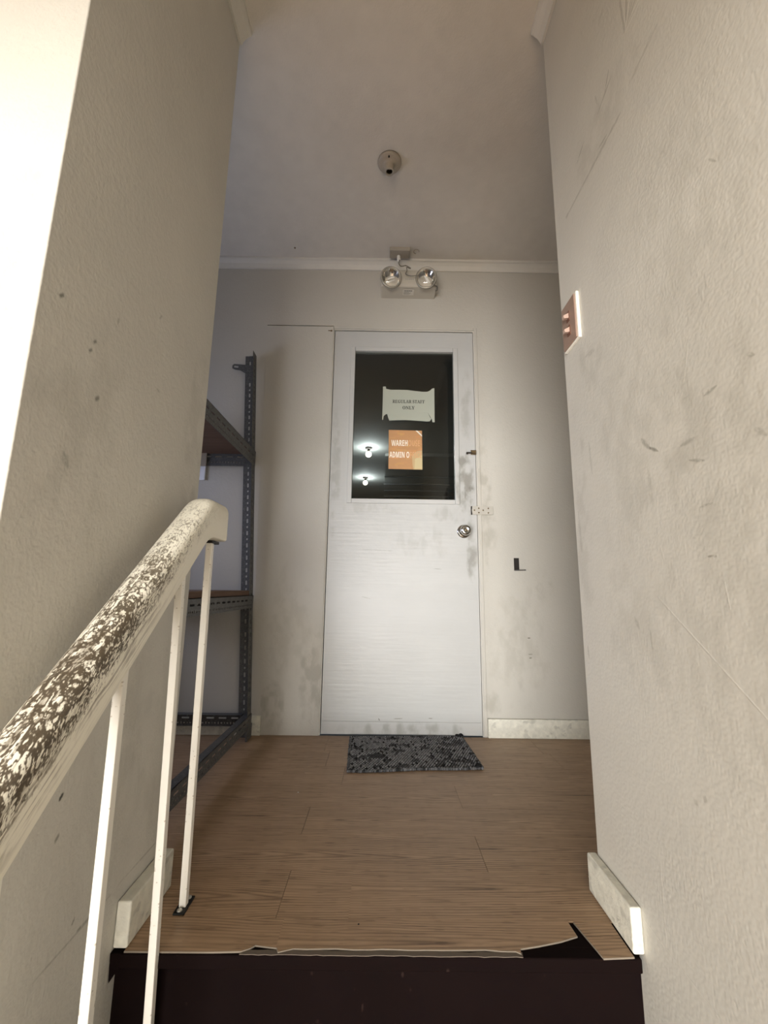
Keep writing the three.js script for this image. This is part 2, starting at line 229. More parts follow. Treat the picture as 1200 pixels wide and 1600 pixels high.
tag(mesh('wall_landing_end', box(1.38, 1.5, 0, H, 0, ZR + 0.13), mPlain), 'plain wall closing the landing beyond the door', 'wall', null, 'structure');
tag(mesh('wall_landing_front', box(XR + 0.13, 1.38, -0.2, H, ZR, ZR + 0.13), mPlain), 'plain wall at the near side of the landing', 'wall', null, 'structure');
{
  const s = hole(shape(rect(0, 1.0, 0, H)), rect(W2.z0, W2.z1, W2.y0, W2.y1)); const g = slab(s, 0.12); g.rotateY(-Math.PI / 2); g.translate(-1.75, 0, 0);
  tag(mesh('wall_landing_window', metreUV(g), mPlain), 'end wall of the landing with a small window', 'wall', null, 'structure');
  const s2 = hole(shape(rect(-3.6, XR + 0.13, LOW, H)), rect(W1.x0, W1.x1, W1.y0, W1.y1)); const g2 = slab(s2, 0.12); g2.translate(0, 0, 8.0);
  tag(mesh('wall_stair_front', metreUV(g2), mPlain), 'wall with the large window behind the stair', 'wall', null, 'structure');
  tag(mesh('added_header', box(-3.6, XR, 1.26, H, 3.5, 8.0), mPlain), 'added unseen header behind the viewpoint that shades the upper door wall', 'wall', null, 'structure');  // unseen drop, added to keep window light off the upper door and ceiling
  tag(mesh('wall_stair_side', box(-3.72, -3.6, LOW, H, ZN, 8.12), mPlain), 'plain side wall of the stair hall', 'wall', null, 'structure');
}
const mFrame = std({ color: 0xdcdad2, roughness: 0.5 }), mPane = new THREE.MeshPhysicalMaterial({ color: 0xffffff, transmission: 1, thickness: 0, roughness: 0.02, ior: 1.5 });
{
  const w = thing('window_1', [0, 0, 8.0], 'large white framed window of the stair hall', 'window', null, 'structure');
  mesh('frame', join(box(W1.x0, W1.x1, W1.y0, W1.y0 + 0.05, 0.03, 0.09), box(W1.x0, W1.x1, W1.y1 - 0.05, W1.y1, 0.03, 0.09), box(W1.x0, W1.x0 + 0.05, W1.y0 + 0.05, W1.y1 - 0.05, 0.03, 0.09), box(W1.x1 - 0.05, W1.x1, W1.y0 + 0.05, W1.y1 - 0.05, 0.03, 0.09), box((W1.x0 + W1.x1) / 2 - 0.02, (W1.x0 + W1.x1) / 2 + 0.02, W1.y0 + 0.05, W1.y1 - 0.05, 0.035, 0.085)), mFrame, w);
  mesh('pane', box(W1.x0 + 0.05, W1.x1 - 0.05, W1.y0 + 0.05, W1.y1 - 0.05, 0.056, 0.06), mPane, w);
  const w2 = thing('window_2', [-1.75, 0, 0], 'small white framed window at the end of the landing', 'window', null, 'structure');
  mesh('frame', join(box(-0.09, -0.03, W2.y0, W2.y0 + 0.04, W2.z0, W2.z1), box(-0.09, -0.03, W2.y1 - 0.04, W2.y1, W2.z0, W2.z1), box(-0.09, -0.03, W2.y0 + 0.04, W2.y1 - 0.04, W2.z0, W2.z0 + 0.04), box(-0.09, -0.03, W2.y0 + 0.04, W2.y1 - 0.04, W2.z1 - 0.04, W2.z1)), mFrame, w2);
  mesh('pane', box(-0.062, -0.058, W2.y0 + 0.04, W2.y1 - 0.04, W2.z0 + 0.04, W2.z1 - 0.04), mPane, w2);
}
// landing floor: slab with vinyl planks laid across it
const FT = -0.0028;
const floor = tag(mesh('floor', join(box(-1.75, 1.5, -0.2, FT, 0, ZL), box(XL, XR, -0.2, FT, ZL, 1.166), box(XR, 1.5, -0.2, FT, ZL, ZR)), mDark), 'landing floor of brown oak vinyl planks with torn front edge', 'floor', null, 'structure');
{
  const rows = [[0.001, 0.041, -0.5], [0.041, 0.193, 0.68], [0.193, 0.345, -0.21], [0.345, 0.497, 0.78], [0.497, 0.649, 0.257], [0.649, 0.801, -0.217], [0.801, 0.953, 0.262], [0.953, 1.105, -0.213]];
  let k = 0; const L = 0.914, mEdge = std({ color: 0x7d7264, roughness: 0.9 });
  const plank = (x0, x1, z0, z1, poly) => {
    const g = poly ? slab(shape(poly.map(([x, z]) => [x, -z])), -FT - 0.0006, 0.0005) : slab(shape(rect(x0 + 0.0009, x1 - 0.0009, -z1 + 0.0006, -z0 - 0.0006)), -FT - 0.0006, 0.0005);
    g.rotateX(-Math.PI / 2); g.translate(0, FT, 0);
    const h = metreUV(g), uv = h.attributes.uv, ox = (k * 0.377) % 1, zz = poly ? 1.105 : z1 - 0.152;
    for (let i = 0; i < uv.count; i++) uv.setXY(i, (uv.getX(i) + ox) / L, (uv.getY(i) - zz) / 0.153);
    mesh('plank', h, poly ? [mPlanks[(k * 2 + 1) % 3], mEdge] : mPlanks[(k * 2 + 1) % 3], floor); k++;
  };
  for (const [z0, z1, jx] of rows) {
    const lo = z1 > ZL ? XL + 0.001 : -1.749, hi = z1 > ZL ? XR - 0.001 : 1.379;
    let x = jx - Math.ceil((jx - lo) / L) * L;
    for (; x < hi; x += L) { const a = Math.max(x, lo), b = Math.min(x + L, hi); if (b - a > 0.01) plank(a, b, z0, z1); }
  }
  plank(XR, 1.379, 0.953, ZR - 0.001); plank(-1.749, XL, 0.953, ZL - 0.001);
  const ze = 1.1815;                                                  // the last strip, torn along the step
  const edge = []; for (let x = 0.258; x > -0.18; x -= 0.028) edge.push([x, ze - 0.0015 - 0.0035 * rnd()]);
  plank(0, 0, 0, 0, [[-0.474, 1.1056], [0.3875, 1.1056], [0.3905, 1.143], [0.352, 1.156], [0.305, 1.167], [0.268, 1.174], [0.266, 1.185], ...edge, [-0.189, 1.187], [-0.193, 1.178], [-0.215, 1.175], [-0.235, 1.172], [-0.243, 1.179], [-0.258, 1.186], [-0.31, 1.188], [-0.40, 1.1885], [-0.474, 1.1885]]);
  plank(0, 0, 0, 0, [[0.399, 1.107], [0.475, 1.107], [0.4755, 1.19], [0.417, 1.1935]]);
}
{ // the stair: dark painted treads and risers going down towards the camera
  const st = thing('staircase', [0, 0, 0], 'dark brown painted wooden stair with worn top nosing', 'stairs', null, 'structure');
  const lip = join(box(-0.483, 0.4895, -0.027, FT - 0.0002, 1.14, 1.192, 0.003));
  const nose = mesh('nosing', lip, mDark, st);
  const fang = slab(shape([[-0.4985, -0.003], [-0.478, -0.003], [-0.478, -0.029], [-0.487, -0.036], [-0.496, -0.05]]), 0.018); fang.translate(0, 0, 1.173); mesh('torn_corner', metreUV(fang), mDark, nose);
  const worn = []; for (let x = -0.26; x < 0.27; x += 0.012) worn.push([x, 1.1895 + 0.002 * rnd()]); const back = []; for (let x = 0.27; x > -0.26; x -= 0.02) back.push([x, 1.182 - 0.003 * rnd()]);
  const wg = slab(shape([...worn, ...back].map(([x, z]) => [x, -z])), 0.0012); wg.rotateX(-Math.PI / 2); wg.translate(0, FT - 0.0004, 0); mesh('worn_edge', metreUV(wg), mWornEdge, nose);
  const R = 0.21, T = 0.24;
  for (let i = 0; i < 4; i++) {
    const z = 1.165 + i * T, top = i ? -i * R - 0.03 : -0.028;
    mesh('riser', box(XL + 0.012, XR - 0.011, -(i + 1) * R, top, z - 0.022, z, 0.001), mDark, st);
    if (i < 3) mesh('tread', box(XL + 0.012, XR - 0.011, -(i + 1) * R - 0.03, -(i + 1) * R, z - 0.02, z + T + 0.027, 0.003), mDark, st);
  }
}
tag(mesh('floor_lower', box(-3.6, XR, LOW - 0.1, LOW, ZN, 8.0), mPlanks[1]), 'brown floor of the stair hall at the foot of the stair', 'floor', null, 'structure');
// baseboards and cornices
const rough = makeTex(256, 256, (u, v) => { const s = fbm(u, v, 26, 26, 3, 281), c = sst(0.62, 0.72, fbm(u, v, 10, 14, 4, 285)); const k = 0.97 - 0.14 * (s - 0.4) - 0.09 * c; return [k, k, k * 0.97]; });
const mBase = std({ color: 0xe6e3db, map: rep(rough, 0.35, 0.35), bumpMap: rep(rough, 0.12, 0.12), bumpScale: 0.002, roughness: 0.6 });
tag(mesh('baseboard_right', box(0.4765, XR - 0.0005, 0.0005, 0.0785, 1.012, 1.188, 0.004), mBase), 'short thick white baseboard stub at the right of the step', 'baseboard', null, 'structure');
tag(mesh('baseboard_left', box(XL + 0.0005, -0.4715, 0.0005, 0.078, 1.014, 1.186, 0.004), mBase), 'short thick white baseboard stub at the left of the step', 'baseboard', null, 'structure');
tag(mesh('baseboard_back', box(0.4955, 1.38, 0.0005, 0.083, 0, 0.014, 0.002), mBase), 'white baseboard along the wall beside the door', 'baseboard', null, 'structure');
tag(mesh('baseboard_back', box(-1.75, -0.553, 0.0005, 0.085, 0.005, 0.0165, 0.002), mBase), 'grimy white baseboard behind the metal rack', 'baseboard', null, 'structure');
function cornice(len) { const g = slab(shape([[0, 0], [0.008, 0], [0.011, 0.008], [0.018, 0.022], [0.03, 0.034], [0.038, 0.038], [0.04, 0.048], [0, 0.048]]), len); return g; }
{
  const c = cornice(3.12); c.rotateY(-Math.PI / 2); c.scale(-1, 1, 1); const g = c.toNonIndexed(); // profile now points to +z, run along +x
  const p = g.attributes.position; for (let i = 0; i < p.count; i += 3) for (const a of ['x', 'y', 'z']) { const m = { x: 'getX', y: 'getY', z: 'getZ' }[a], s = { x: 'setX', y: 'setY', z: 'setZ' }[a], t = p[m](i); p[s](i, p[m](i + 1)); p[s](i + 1, t); }
  g.deleteAttribute('normal'); g.computeVertexNormals(); g.computeBoundingBox(); g.translate(-1.74 - g.boundingBox.min.x, H - 0.0485, 0 - g.boundingBox.min.z);
  tag(mesh('trim_1', metreUV(g), mTrim), 'off-white cornice along the top of the door wall', 'cornice', null, 'structure');
  const lg = cornice(0.567); lg.translate(XL + 0.0005, H - 0.0485, ZL + 0.004);
  tag(mesh('trim_2', metreUV(lg), mTrim), 'off-white cornice along the top of the left stair wall', 'cornice', null, 'structure');
  const r = cornice(2.475); r.rotateY(Math.PI); r.translate(XR - 0.0005, H - 0.0485, 3.495);
  tag(mesh('trim_3', metreUV(r), mTrim), 'off-white cornice along the top of the right stair wall', 'cornice', null, 'structure');
}
/* ------------------------------------------------ the door */
{
  const d = thing('door_1', [0, 0, 0], 'white flush door with a tall dark glass panel and round knob', 'door', null, 'structure');
  const s = hole(shape(rect(-0.2765, 0.4715, 0.006, 2.051)), rect(-0.172, 0.372, 1.110, 1.942)); const g = slab(s, 0.036, 0.001); g.translate(0, 0, -0.040);
  mesh('door_leaf', metreUV(g), mDoor, d);
  const bead = (x0, x1, y0, y1) => mesh('glazing_bead', box(x0, x1, y0, y1, -0.03, 0.004, 0.003), mDoor, d);
  bead(-0.188, -0.164, 1.094, 1.958); bead(0.364, 0.388, 1.094, 1.958); bead(-0.164, 0.364, 1.094, 1.118); bead(-0.164, 0.364, 1.934, 1.958);
  mesh('glass_pane', box(-0.170, 0.370, 1.112, 1.940, -0.016, -0.012), new THREE.MeshPhysicalMaterial({ color: 0xdadeda, transmission: 1, thickness: 0, roughness: 0.01, ior: 1.52 }), d);
  mesh('kick_strip', box(-0.274, 0.466, 0.008, 0.062, -0.002, 0.0012, 0.0012), mDoor, d);
  const fr = mesh('door_frame', join(box(DX0, DX0 + 0.0025, 0, DT, -0.118, -0.001), box(DX1 - 0.0025, DX1, 0, DT, -0.118, -0.001), box(DX0 + 0.0025, DX1 - 0.0025, DT - 0.0045, DT, -0.118, -0.001)), mTrim, d);
  mesh('stop_strip', box(DX1 + 0.0005, DX1 + 0.0165, 0.0005, DT + 0.016, 0, 0.006, 0.002), mBack, d);
  mesh('head_strip', box(DX0 - 0.001, DX1, DT + 0.001, DT + 0.016, 0, 0.005, 0.002), mBack, d);
  const prof = [[0, 0], [0.034, 0], [0.034, 0.004], [0.028, 0.009], [0.013, 0.012], [0.012, 0.03], [0.02, 0.036], [0.0265, 0.046], [0.0265, 0.056], [0.021, 0.063], [0.013, 0.065], [0.012, 0.062], [0, 0.062]].map(([x, y]) => new THREE.Vector2(x, y));
  const k = new THREE.LatheGeometry(prof, 36); k.rotateX(Math.PI / 2);
  const knob = mesh('door_knob', k, mChrome, d); knob.position.set(0.404, 0.957, -0.003);
  const kh = new THREE.CylinderGeometry(0.0065, 0.0065, 0.004, 20); kh.rotateX(Math.PI / 2); kh.translate(0, 0, 0.0632); mesh('keyhole', join(kh, box(-0.001, 0.001, -0.004, 0.004, 0.0648, 0.0656)), mBrass, knob);
}
{ // things screwed to the door edge and the wall
  const l = thing('latch_bolt', [0.462, 1.368, 0.006], 'small dark metal barrel bolt on the door edge above the knob', 'bolt');
  mesh('bolt_case', join(box(-0.016, 0.012, -0.012, 0.012, 0, 0.004, 0.001), box(-0.014, 0.010, -0.006, 0.008, 0.004, 0.014, 0.003)), mBrass, l);
  const rod = new THREE.CylinderGeometry(0.0035, 0.0035, 0.034, 12); rod.rotateZ(Math.PI / 2); rod.translate(-0.022, -0.004, 0.009); const kn = new THREE.SphereGeometry(0.006, 14, 10); kn.translate(-0.036, -0.007, 0.011);
  mesh('bolt_rod', join(rod, kn), mDarkMetal, l);
  const h = thing('hasp_plate', [0.445, 1.063, 0.0075], 'white painted metal hasp plate screwed across the door edge', 'plate');
  const hs = slab(shape([[0, 0.003], [0.003, -0.021], [0.105, -0.02], [0.106, 0.02], [0.004, 0.022]]), 0.0025, 0.0008); mesh('plate', metreUV(hs), std({ color: 0xbdb8ad, map: rep(mottle, 0.2, 0.2), roughness: 0.5 }), h);
  for (const [x, y] of [[0.012, 0.001], [0.034, 0.011], [0.034, -0.011], [0.056, 0.001], [0.082, 0.011], [0.082, -0.012]]) { const c = new THREE.SphereGeometry(0.0038, 12, 8); c.scale(1, 1, 0.45); const m = mesh('screw', c, mBrass, h); m.position.set(x, y, 0.0035); }
  mesh('hinge_edge', box(-0.004, 0.001, -0.021, 0.022, -0.0095, 0.001, 0.001), mDarkMetal, h);
  const k = thing('wall_hook', [0.661, 0.765, 0.0], 'small black metal L-shaped hook on the wall beside the door', 'hook');
  mesh('hook_strap', box(-0.013, 0.012, 0, 0.062, 0.0003, 0.004, 0.001), mDarkMetal, k);
  const arm = slab(shape([[-0.013, 0], [0.012, 0], [0.034, 0.03], [0.026, 0.036], [-0.013, 0.024]]), 0.003, 0.0005); arm.rotateX(Math.PI / 2); arm.translate(0, 0.0035, 0.004); mesh('hook_foot', metreUV(arm), mDarkMetal, k);
  const n = thing('nail', [-0.297, 2.048, 0.0045], 'dark nail head in the panel at the door top corner', 'nail');
  const nb = new THREE.SphereGeometry(0.006, 12, 8); nb.scale(1, 1, 0.6); mesh('nail_head', join(nb, box(-0.018, 0, -0.002, 0.002, 0, 0.003)), mBrass, n);
}
/* ------------------------------------------------ papers taped to the glass */
function canvasTex(w, h, draw) { const c = document.createElement('canvas'); c.width = w; c.height = h; draw(c.getContext('2d')); const t = new THREE.CanvasTexture(c); t.colorSpace = THREE.SRGBColorSpace; t.magFilter = THREE.LinearFilter; return t; }
function flatUV(g, x0, x1, y0, y1) { const p = g.attributes.position, uv = new Float32Array(p.count * 2); for (let i = 0; i < p.count; i++) { uv[i * 2] = (p.getX(i) - x0) / (x1 - x0); uv[i * 2 + 1] = (p.getY(i) - y0) / (y1 - y0); } g.setAttribute('uv', new THREE.BufferAttribute(uv, 2)); return g; }
{
  // corners measured on the glass; curled and torn edges
  const P = [[-0.012, 1.735], [0.003, 1.735], [0.005, 1.722], [0.03, 1.717], [0.075, 1.718], [0.12, 1.717], [0.16, 1.712], [0.2, 1.708], [0.226, 1.709], [0.24, 1.716], [0.25, 1.727], [0.263, 1.73], [0.263, 1.537], [0.251, 1.537], [0.249, 1.552], [0.236, 1.575], [0.227, 1.592], [0.238, 1.567], [0.246, 1.556], [0.238, 1.541], [0.222, 1.538], [0.18, 1.541], [0.11, 1.545], [0.06, 1.543], [0.024, 1.541], [0.018, 1.556], [0.012, 1.579], [0.004, 1.577], [-0.006, 1.568], [-0.010, 1.546], [-0.0135, 1.546]];
  const t = canvasTex(768, 512, (c) => {
    c.fillStyle = '#a3a699'; c.fillRect(0, 0, 768, 512); c.fillStyle = '#23261f'; c.textAlign = 'center'; c.textBaseline = 'middle';
    c.font = 'bold 64px serif'; c.save(); c.translate(386, 218); c.scale(0.92, 1); c.fillText('REGULAR STAFF', 0, 0, 520); c.restore(); c.fillText('ONLY', 384, 308, 180);
  });
  const g = flatUV(slab(shape(P), 0.0006), -0.0135, 0.263, 1.537, 1.735);
  const p = g.attributes.position; for (let i = 0; i < p.count; i++) { const y = p.getY(i), x = p.getX(i); p.setZ(i, p.getZ(i) - 0.0115 + 0.006 * sst(1.56, 1.535, y) * sst(-0.01, 0.05, x) * sst(0.26, 0.22, x)); }
  g.computeVertexNormals();
  tag(mesh('paper_notice', g, std({ map: t, roughness: 0.85 })), 'torn pale paper notice reading REGULAR STAFF ONLY on the door glass', 'notice');
  const t2 = canvasTex(512, 640, (c) => {
    c.fillStyle = '#b08254'; c.fillRect(0, 0, 512, 640);
    for (let i = 0; i < 90; i++) { c.fillStyle = `rgba(${180 + rnd() * 30 | 0},${130 + rnd() * 30 | 0},${75 + rnd() * 30 | 0},0.25)`; c.fillRect(rnd() * 512, rnd() * 640, 30 + rnd() * 90, 8 + rnd() * 30); }
    c.fillStyle = '#b79c70'; c.beginPath(); c.moveTo(350, 420); c.bezierCurveTo(420, 330, 460, 340, 512, 330); c.lineTo(512, 640); c.lineTo(380, 640); c.bezierCurveTo(350, 560, 370, 500, 350, 420); c.fill();  // glare on the glass, painted into the sign as a tan patch
    c.fillStyle = '#bfae82'; c.beginPath(); c.moveTo(400, 470); c.lineTo(512, 400); c.lineTo(512, 620); c.lineTo(392, 628); c.fill();  // paler core of the painted glare
    c.textBaseline = 'middle'; c.font = 'bold 132px sans-serif';
    const word = (str, y, x0, width, glareFrom) => { c.font = 'bold 132px sans-serif'; const k = width / c.measureText(str).width; c.save(); c.translate(x0, y); c.scale(k, 1); let x = 0; [...str].forEach((ch, i) => { c.fillStyle = i < glareFrom ? '#e6dccb' : '#c8986a'; c.fillText(ch, x, 0); x += c.measureText(ch).width; }); c.restore(); };  // later letters tinted near the orange, as if washed out by glare
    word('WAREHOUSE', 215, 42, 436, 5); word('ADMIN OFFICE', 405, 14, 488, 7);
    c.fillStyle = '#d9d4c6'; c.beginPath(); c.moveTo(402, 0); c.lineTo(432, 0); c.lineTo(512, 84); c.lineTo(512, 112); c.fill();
  });
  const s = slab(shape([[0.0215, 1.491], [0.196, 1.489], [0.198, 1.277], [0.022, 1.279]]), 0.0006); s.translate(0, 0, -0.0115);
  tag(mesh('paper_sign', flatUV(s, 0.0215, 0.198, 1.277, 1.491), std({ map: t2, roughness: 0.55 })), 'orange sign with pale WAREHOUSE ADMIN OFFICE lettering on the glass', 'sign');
}
/* ------------------------------------------------ the dark store room behind the door */
const mStore = std({ color: 0x767773, map: rep(mottle, 1.5, 1.5), roughness: 0.9 }), mShut = std({ color: 0x50555a, roughness: 0.55, metalness: 0.2 });
const CH = 3.0;
tag(mesh('floor_store', box(-2.2, 1.8, -0.1, 0, -9.0, -0.12), mStore), 'dark floor of the room behind the door glass', 'floor', null, 'structure');
tag(mesh('ceiling_store', box(-2.2, 1.8, CH, CH + 0.1, -9.0, -0.12), mStore), 'dark ceiling of the room behind the door glass', 'ceiling', null, 'structure');
tag(mesh('wall_store_left', box(-2.3, -2.2, 0, CH, -9.0, -0.12), mStore), 'dark side wall of the room behind the glass', 'wall', null, 'structure');
tag(mesh('wall_store_right', box(1.8, 1.9, 0, CH, -9.0, -0.12), mStore), 'dark wall at the far side of the room behind the glass', 'wall', null, 'structure');
tag(mesh('wall_store_back', box(-2.2, 1.8, 0, CH, -9.1, -9.0), mStore), 'dark end wall of the room behind the glass', 'wall', null, 'structure');
tag(mesh('wall_store_front', box(-2.2, 1.8, H, CH, -0.12, -0.02), mStore), 'wall above the landing ceiling on the store side', 'wall', null, 'structure');
{
  const b = thing('beam', [0, 0, 0], 'dark boxed beam of boards across the store ceiling', 'beam', null, 'structure');
  mesh('beam_box', box(0.03, 1.8, CH - 0.06, CH - 0.0005, -8.99, -5.0), mStore, b);
  for (let i = 0; i < 5; i++) mesh('batten', box(0.02, 1.8, CH - 0.075, CH - 0.061, -8.9 + i * 0.62, -8.84 + i * 0.62, 0.003), mShut, b);
  const r = thing('roller_shutter', [0, 0, -8.99], 'grey slatted roller shutter deep in the room behind the glass', 'shutter');
  mesh('shutter_box', box(-2.0, 1.6, 2.885, 2.93, 0, 0.16, 0.01), mShut, r);
  for (let i = 0; i < 9; i++) mesh('slat', box(-2.0, 1.6, 2.885 - 0.08 * (i + 1) + 0.004, 2.885 - 0.08 * i - 0.001, 0.03, 0.06, 0.012), mShut, r);
}
const mGlobe = std({ color: 0xffffff, emissive: 0xfff4e6, emissiveIntensity: 6, roughness: 0.4 });
for (const [x, z, label] of [[-0.253, -4.74, 'nearer glowing round bulb under its ceiling rose seen through the glass'], [-0.38, -6.7, 'farther glowing round bulb seen lower through the door glass']]) {
  const l = thing('ceiling_lamp', [x, CH, z], label, 'lamp', 'lit bulbs in the store room');
  const pr = [[0, -0.03], [0.03, -0.03], [0.055, -0.022], [0.06, 0], [0, 0]].map(([a, b]) => new THREE.Vector2(a, b)); mesh('ceiling_rose', new THREE.LatheGeometry(pr, 24), mDarkMetal, l);
  mesh('lamp_holder', (() => { const c = new THREE.CylinderGeometry(0.02, 0.024, 0.04, 18); c.translate(0, -0.05, 0); return c; })(), mDarkMetal, l);
  const gl = new THREE.SphereGeometry(0.052, 24, 16); gl.translate(0, -0.118, 0); mesh('globe', gl, mGlobe, l);
  const p = new THREE.PointLight(0xf0f5ff, 3.0); p.position.set(0, -0.118, 0); p.castShadow = true; p.shadow.radius = 2.4; l.add(p);
}
/* ------------------------------------------------ railing */
{
  const g = thing('stair_railing', [-0.415, 0, 1.09], 'worn cream stair handrail on thin white square bars', 'railing');
  const ox = 0.415, oz = -1.09;
  const topY = (z) => { const k = z - 1.168; return 0.868 - 0.862 * (k > 0.02 ? k : k < -0.02 ? 0 : (k + 0.02) ** 2 / 0.08); }, botY = (z) => { const k = z - 1.176; return 0.777 - 0.907 * (k > 0.03 ? k : k < -0.03 ? 0 : (k + 0.03) ** 2 / 0.12); };
  const zs = [1.078, 1.10, 1.12]; for (let z = 1.13; z < 1.22; z += 0.006) zs.push(z); for (let z = 1.22; z <= 2.3; z += 0.03) zs.push(z);
  const ring = (z) => {                                               // section: flat sides, domed top
    const y0 = botY(z), y1 = topY(z), hw = 0.0315, cx = -0.4165, out = [], rise = 0.032;
    out.push([cx - hw + 0.004, y0], [cx - hw, y0 + 0.004]);
    for (let i = 0; i <= 18; i++) { const a = Math.PI * (1 - i / 18), c = Math.cos(a), s = Math.sin(a); out.push([cx + hw * Math.sign(c) * Math.pow(Math.abs(c), 0.72), y1 - rise + rise * Math.pow(s, 0.72)]); }
    out.push([cx + hw, y0 + 0.004], [cx + hw - 0.004, y0], [cx - hw + 0.004, y0]); return out;
  };
  const pos = [], uv = [], idx = []; let u = 0;
  zs.forEach((z, j) => {
    const R = ring(z); if (j) u += Math.hypot(z - zs[j - 1], topY(z) - topY(zs[j - 1])) / 1.5;
    let per = 0; const acc = R.map((p, i) => (i ? (per += Math.hypot(p[0] - R[i - 1][0], p[1] - R[i - 1][1])) : 0));
    R.forEach((p, i) => { pos.push(p[0] + ox, p[1], z + oz); uv.push(u, acc[i] / per); });
  });
  const n = ring(1.2).length; for (let j = 0; j + 1 < zs.length; j++) for (let i = 0; i + 1 < n; i++) { const a = j * n + i; idx.push(a, a + n, a + 1, a + 1, a + n, a + n + 1); }
  for (const [j, f] of [[0, 1], [zs.length - 1, 0]]) { const R = ring(zs[j]), b = pos.length / 3; pos.push(ox - 0.416, (topY(zs[j]) + botY(zs[j])) / 2, zs[j] + oz); uv.push(0.01, 0.02); R.forEach((p) => { pos.push(p[0] + ox, p[1], zs[j] + oz); uv.push(0.01, 0.03); }); for (let i = 0; i + 1 < n; i++) f ? idx.push(b, b + 1 + i, b + 2 + i) : idx.push(b, b + 2 + i, b + 1 + i); }
  let rg = new THREE.BufferGeometry(); rg.setAttribute('position', new THREE.Float32BufferAttribute(pos, 3)); rg.setAttribute('uv', new THREE.Float32BufferAttribute(uv, 2)); rg.setIndex(idx); rg.computeVertexNormals();
  mesh('handrail', rg, mRail, g);
  const bar = (z0, y0, z1, y1) => {                                   // a square bar from the rail down to its tread
    const a = new THREE.Vector3(0, y0, z0 + oz), b = new THREE.Vector3(0, y1, z1 + oz), len = a.distanceTo(b), q = metreUV(new RoundedBoxGeometry(0.0145, len, 0.0145, 2, 0.0015));
    const m = mesh('baluster', q, mBar, g); m.position.copy(a).add(b).multiplyScalar(0.5); m.quaternion.setFromUnitVectors(new THREE.Vector3(0, 1, 0), b.sub(a).normalize()); return m;
  };
  bar(1.078, 0.004, 1.102, 0.785); bar(1.187, -0.21, 1.237, 0.74); bar(1.387, -0.21, 1.405, 0.60); bar(1.592, -0.42, 1.60, 0.42); bar(1.76, -0.63, 1.765, 0.28);
  const fp = mesh('foot_plate', join(box(-0.012, 0.012, 0.0003, 0.004, -0.042, 0.012, 0.001)), std({ color: 0x77746e, metalness: 0.6, roughness: 0.5, map: rep(steel, 0.05, 0.05) }), g);
  const sc = new THREE.SphereGeometry(0.0055, 14, 10); sc.scale(1, 0.6, 1); mesh('screw', sc, mZinc, fp).position.set(-0.001, 0.005, 0.004); mesh('screw', sc, mZinc, fp).position.set(0.002, 0.005, -0.034);
  mesh('rail_bracket', join(box(-0.01, 0.01, 0.770, 0.7765, -0.02, 0.022, 0.001)), mDarkMetal, g);
}
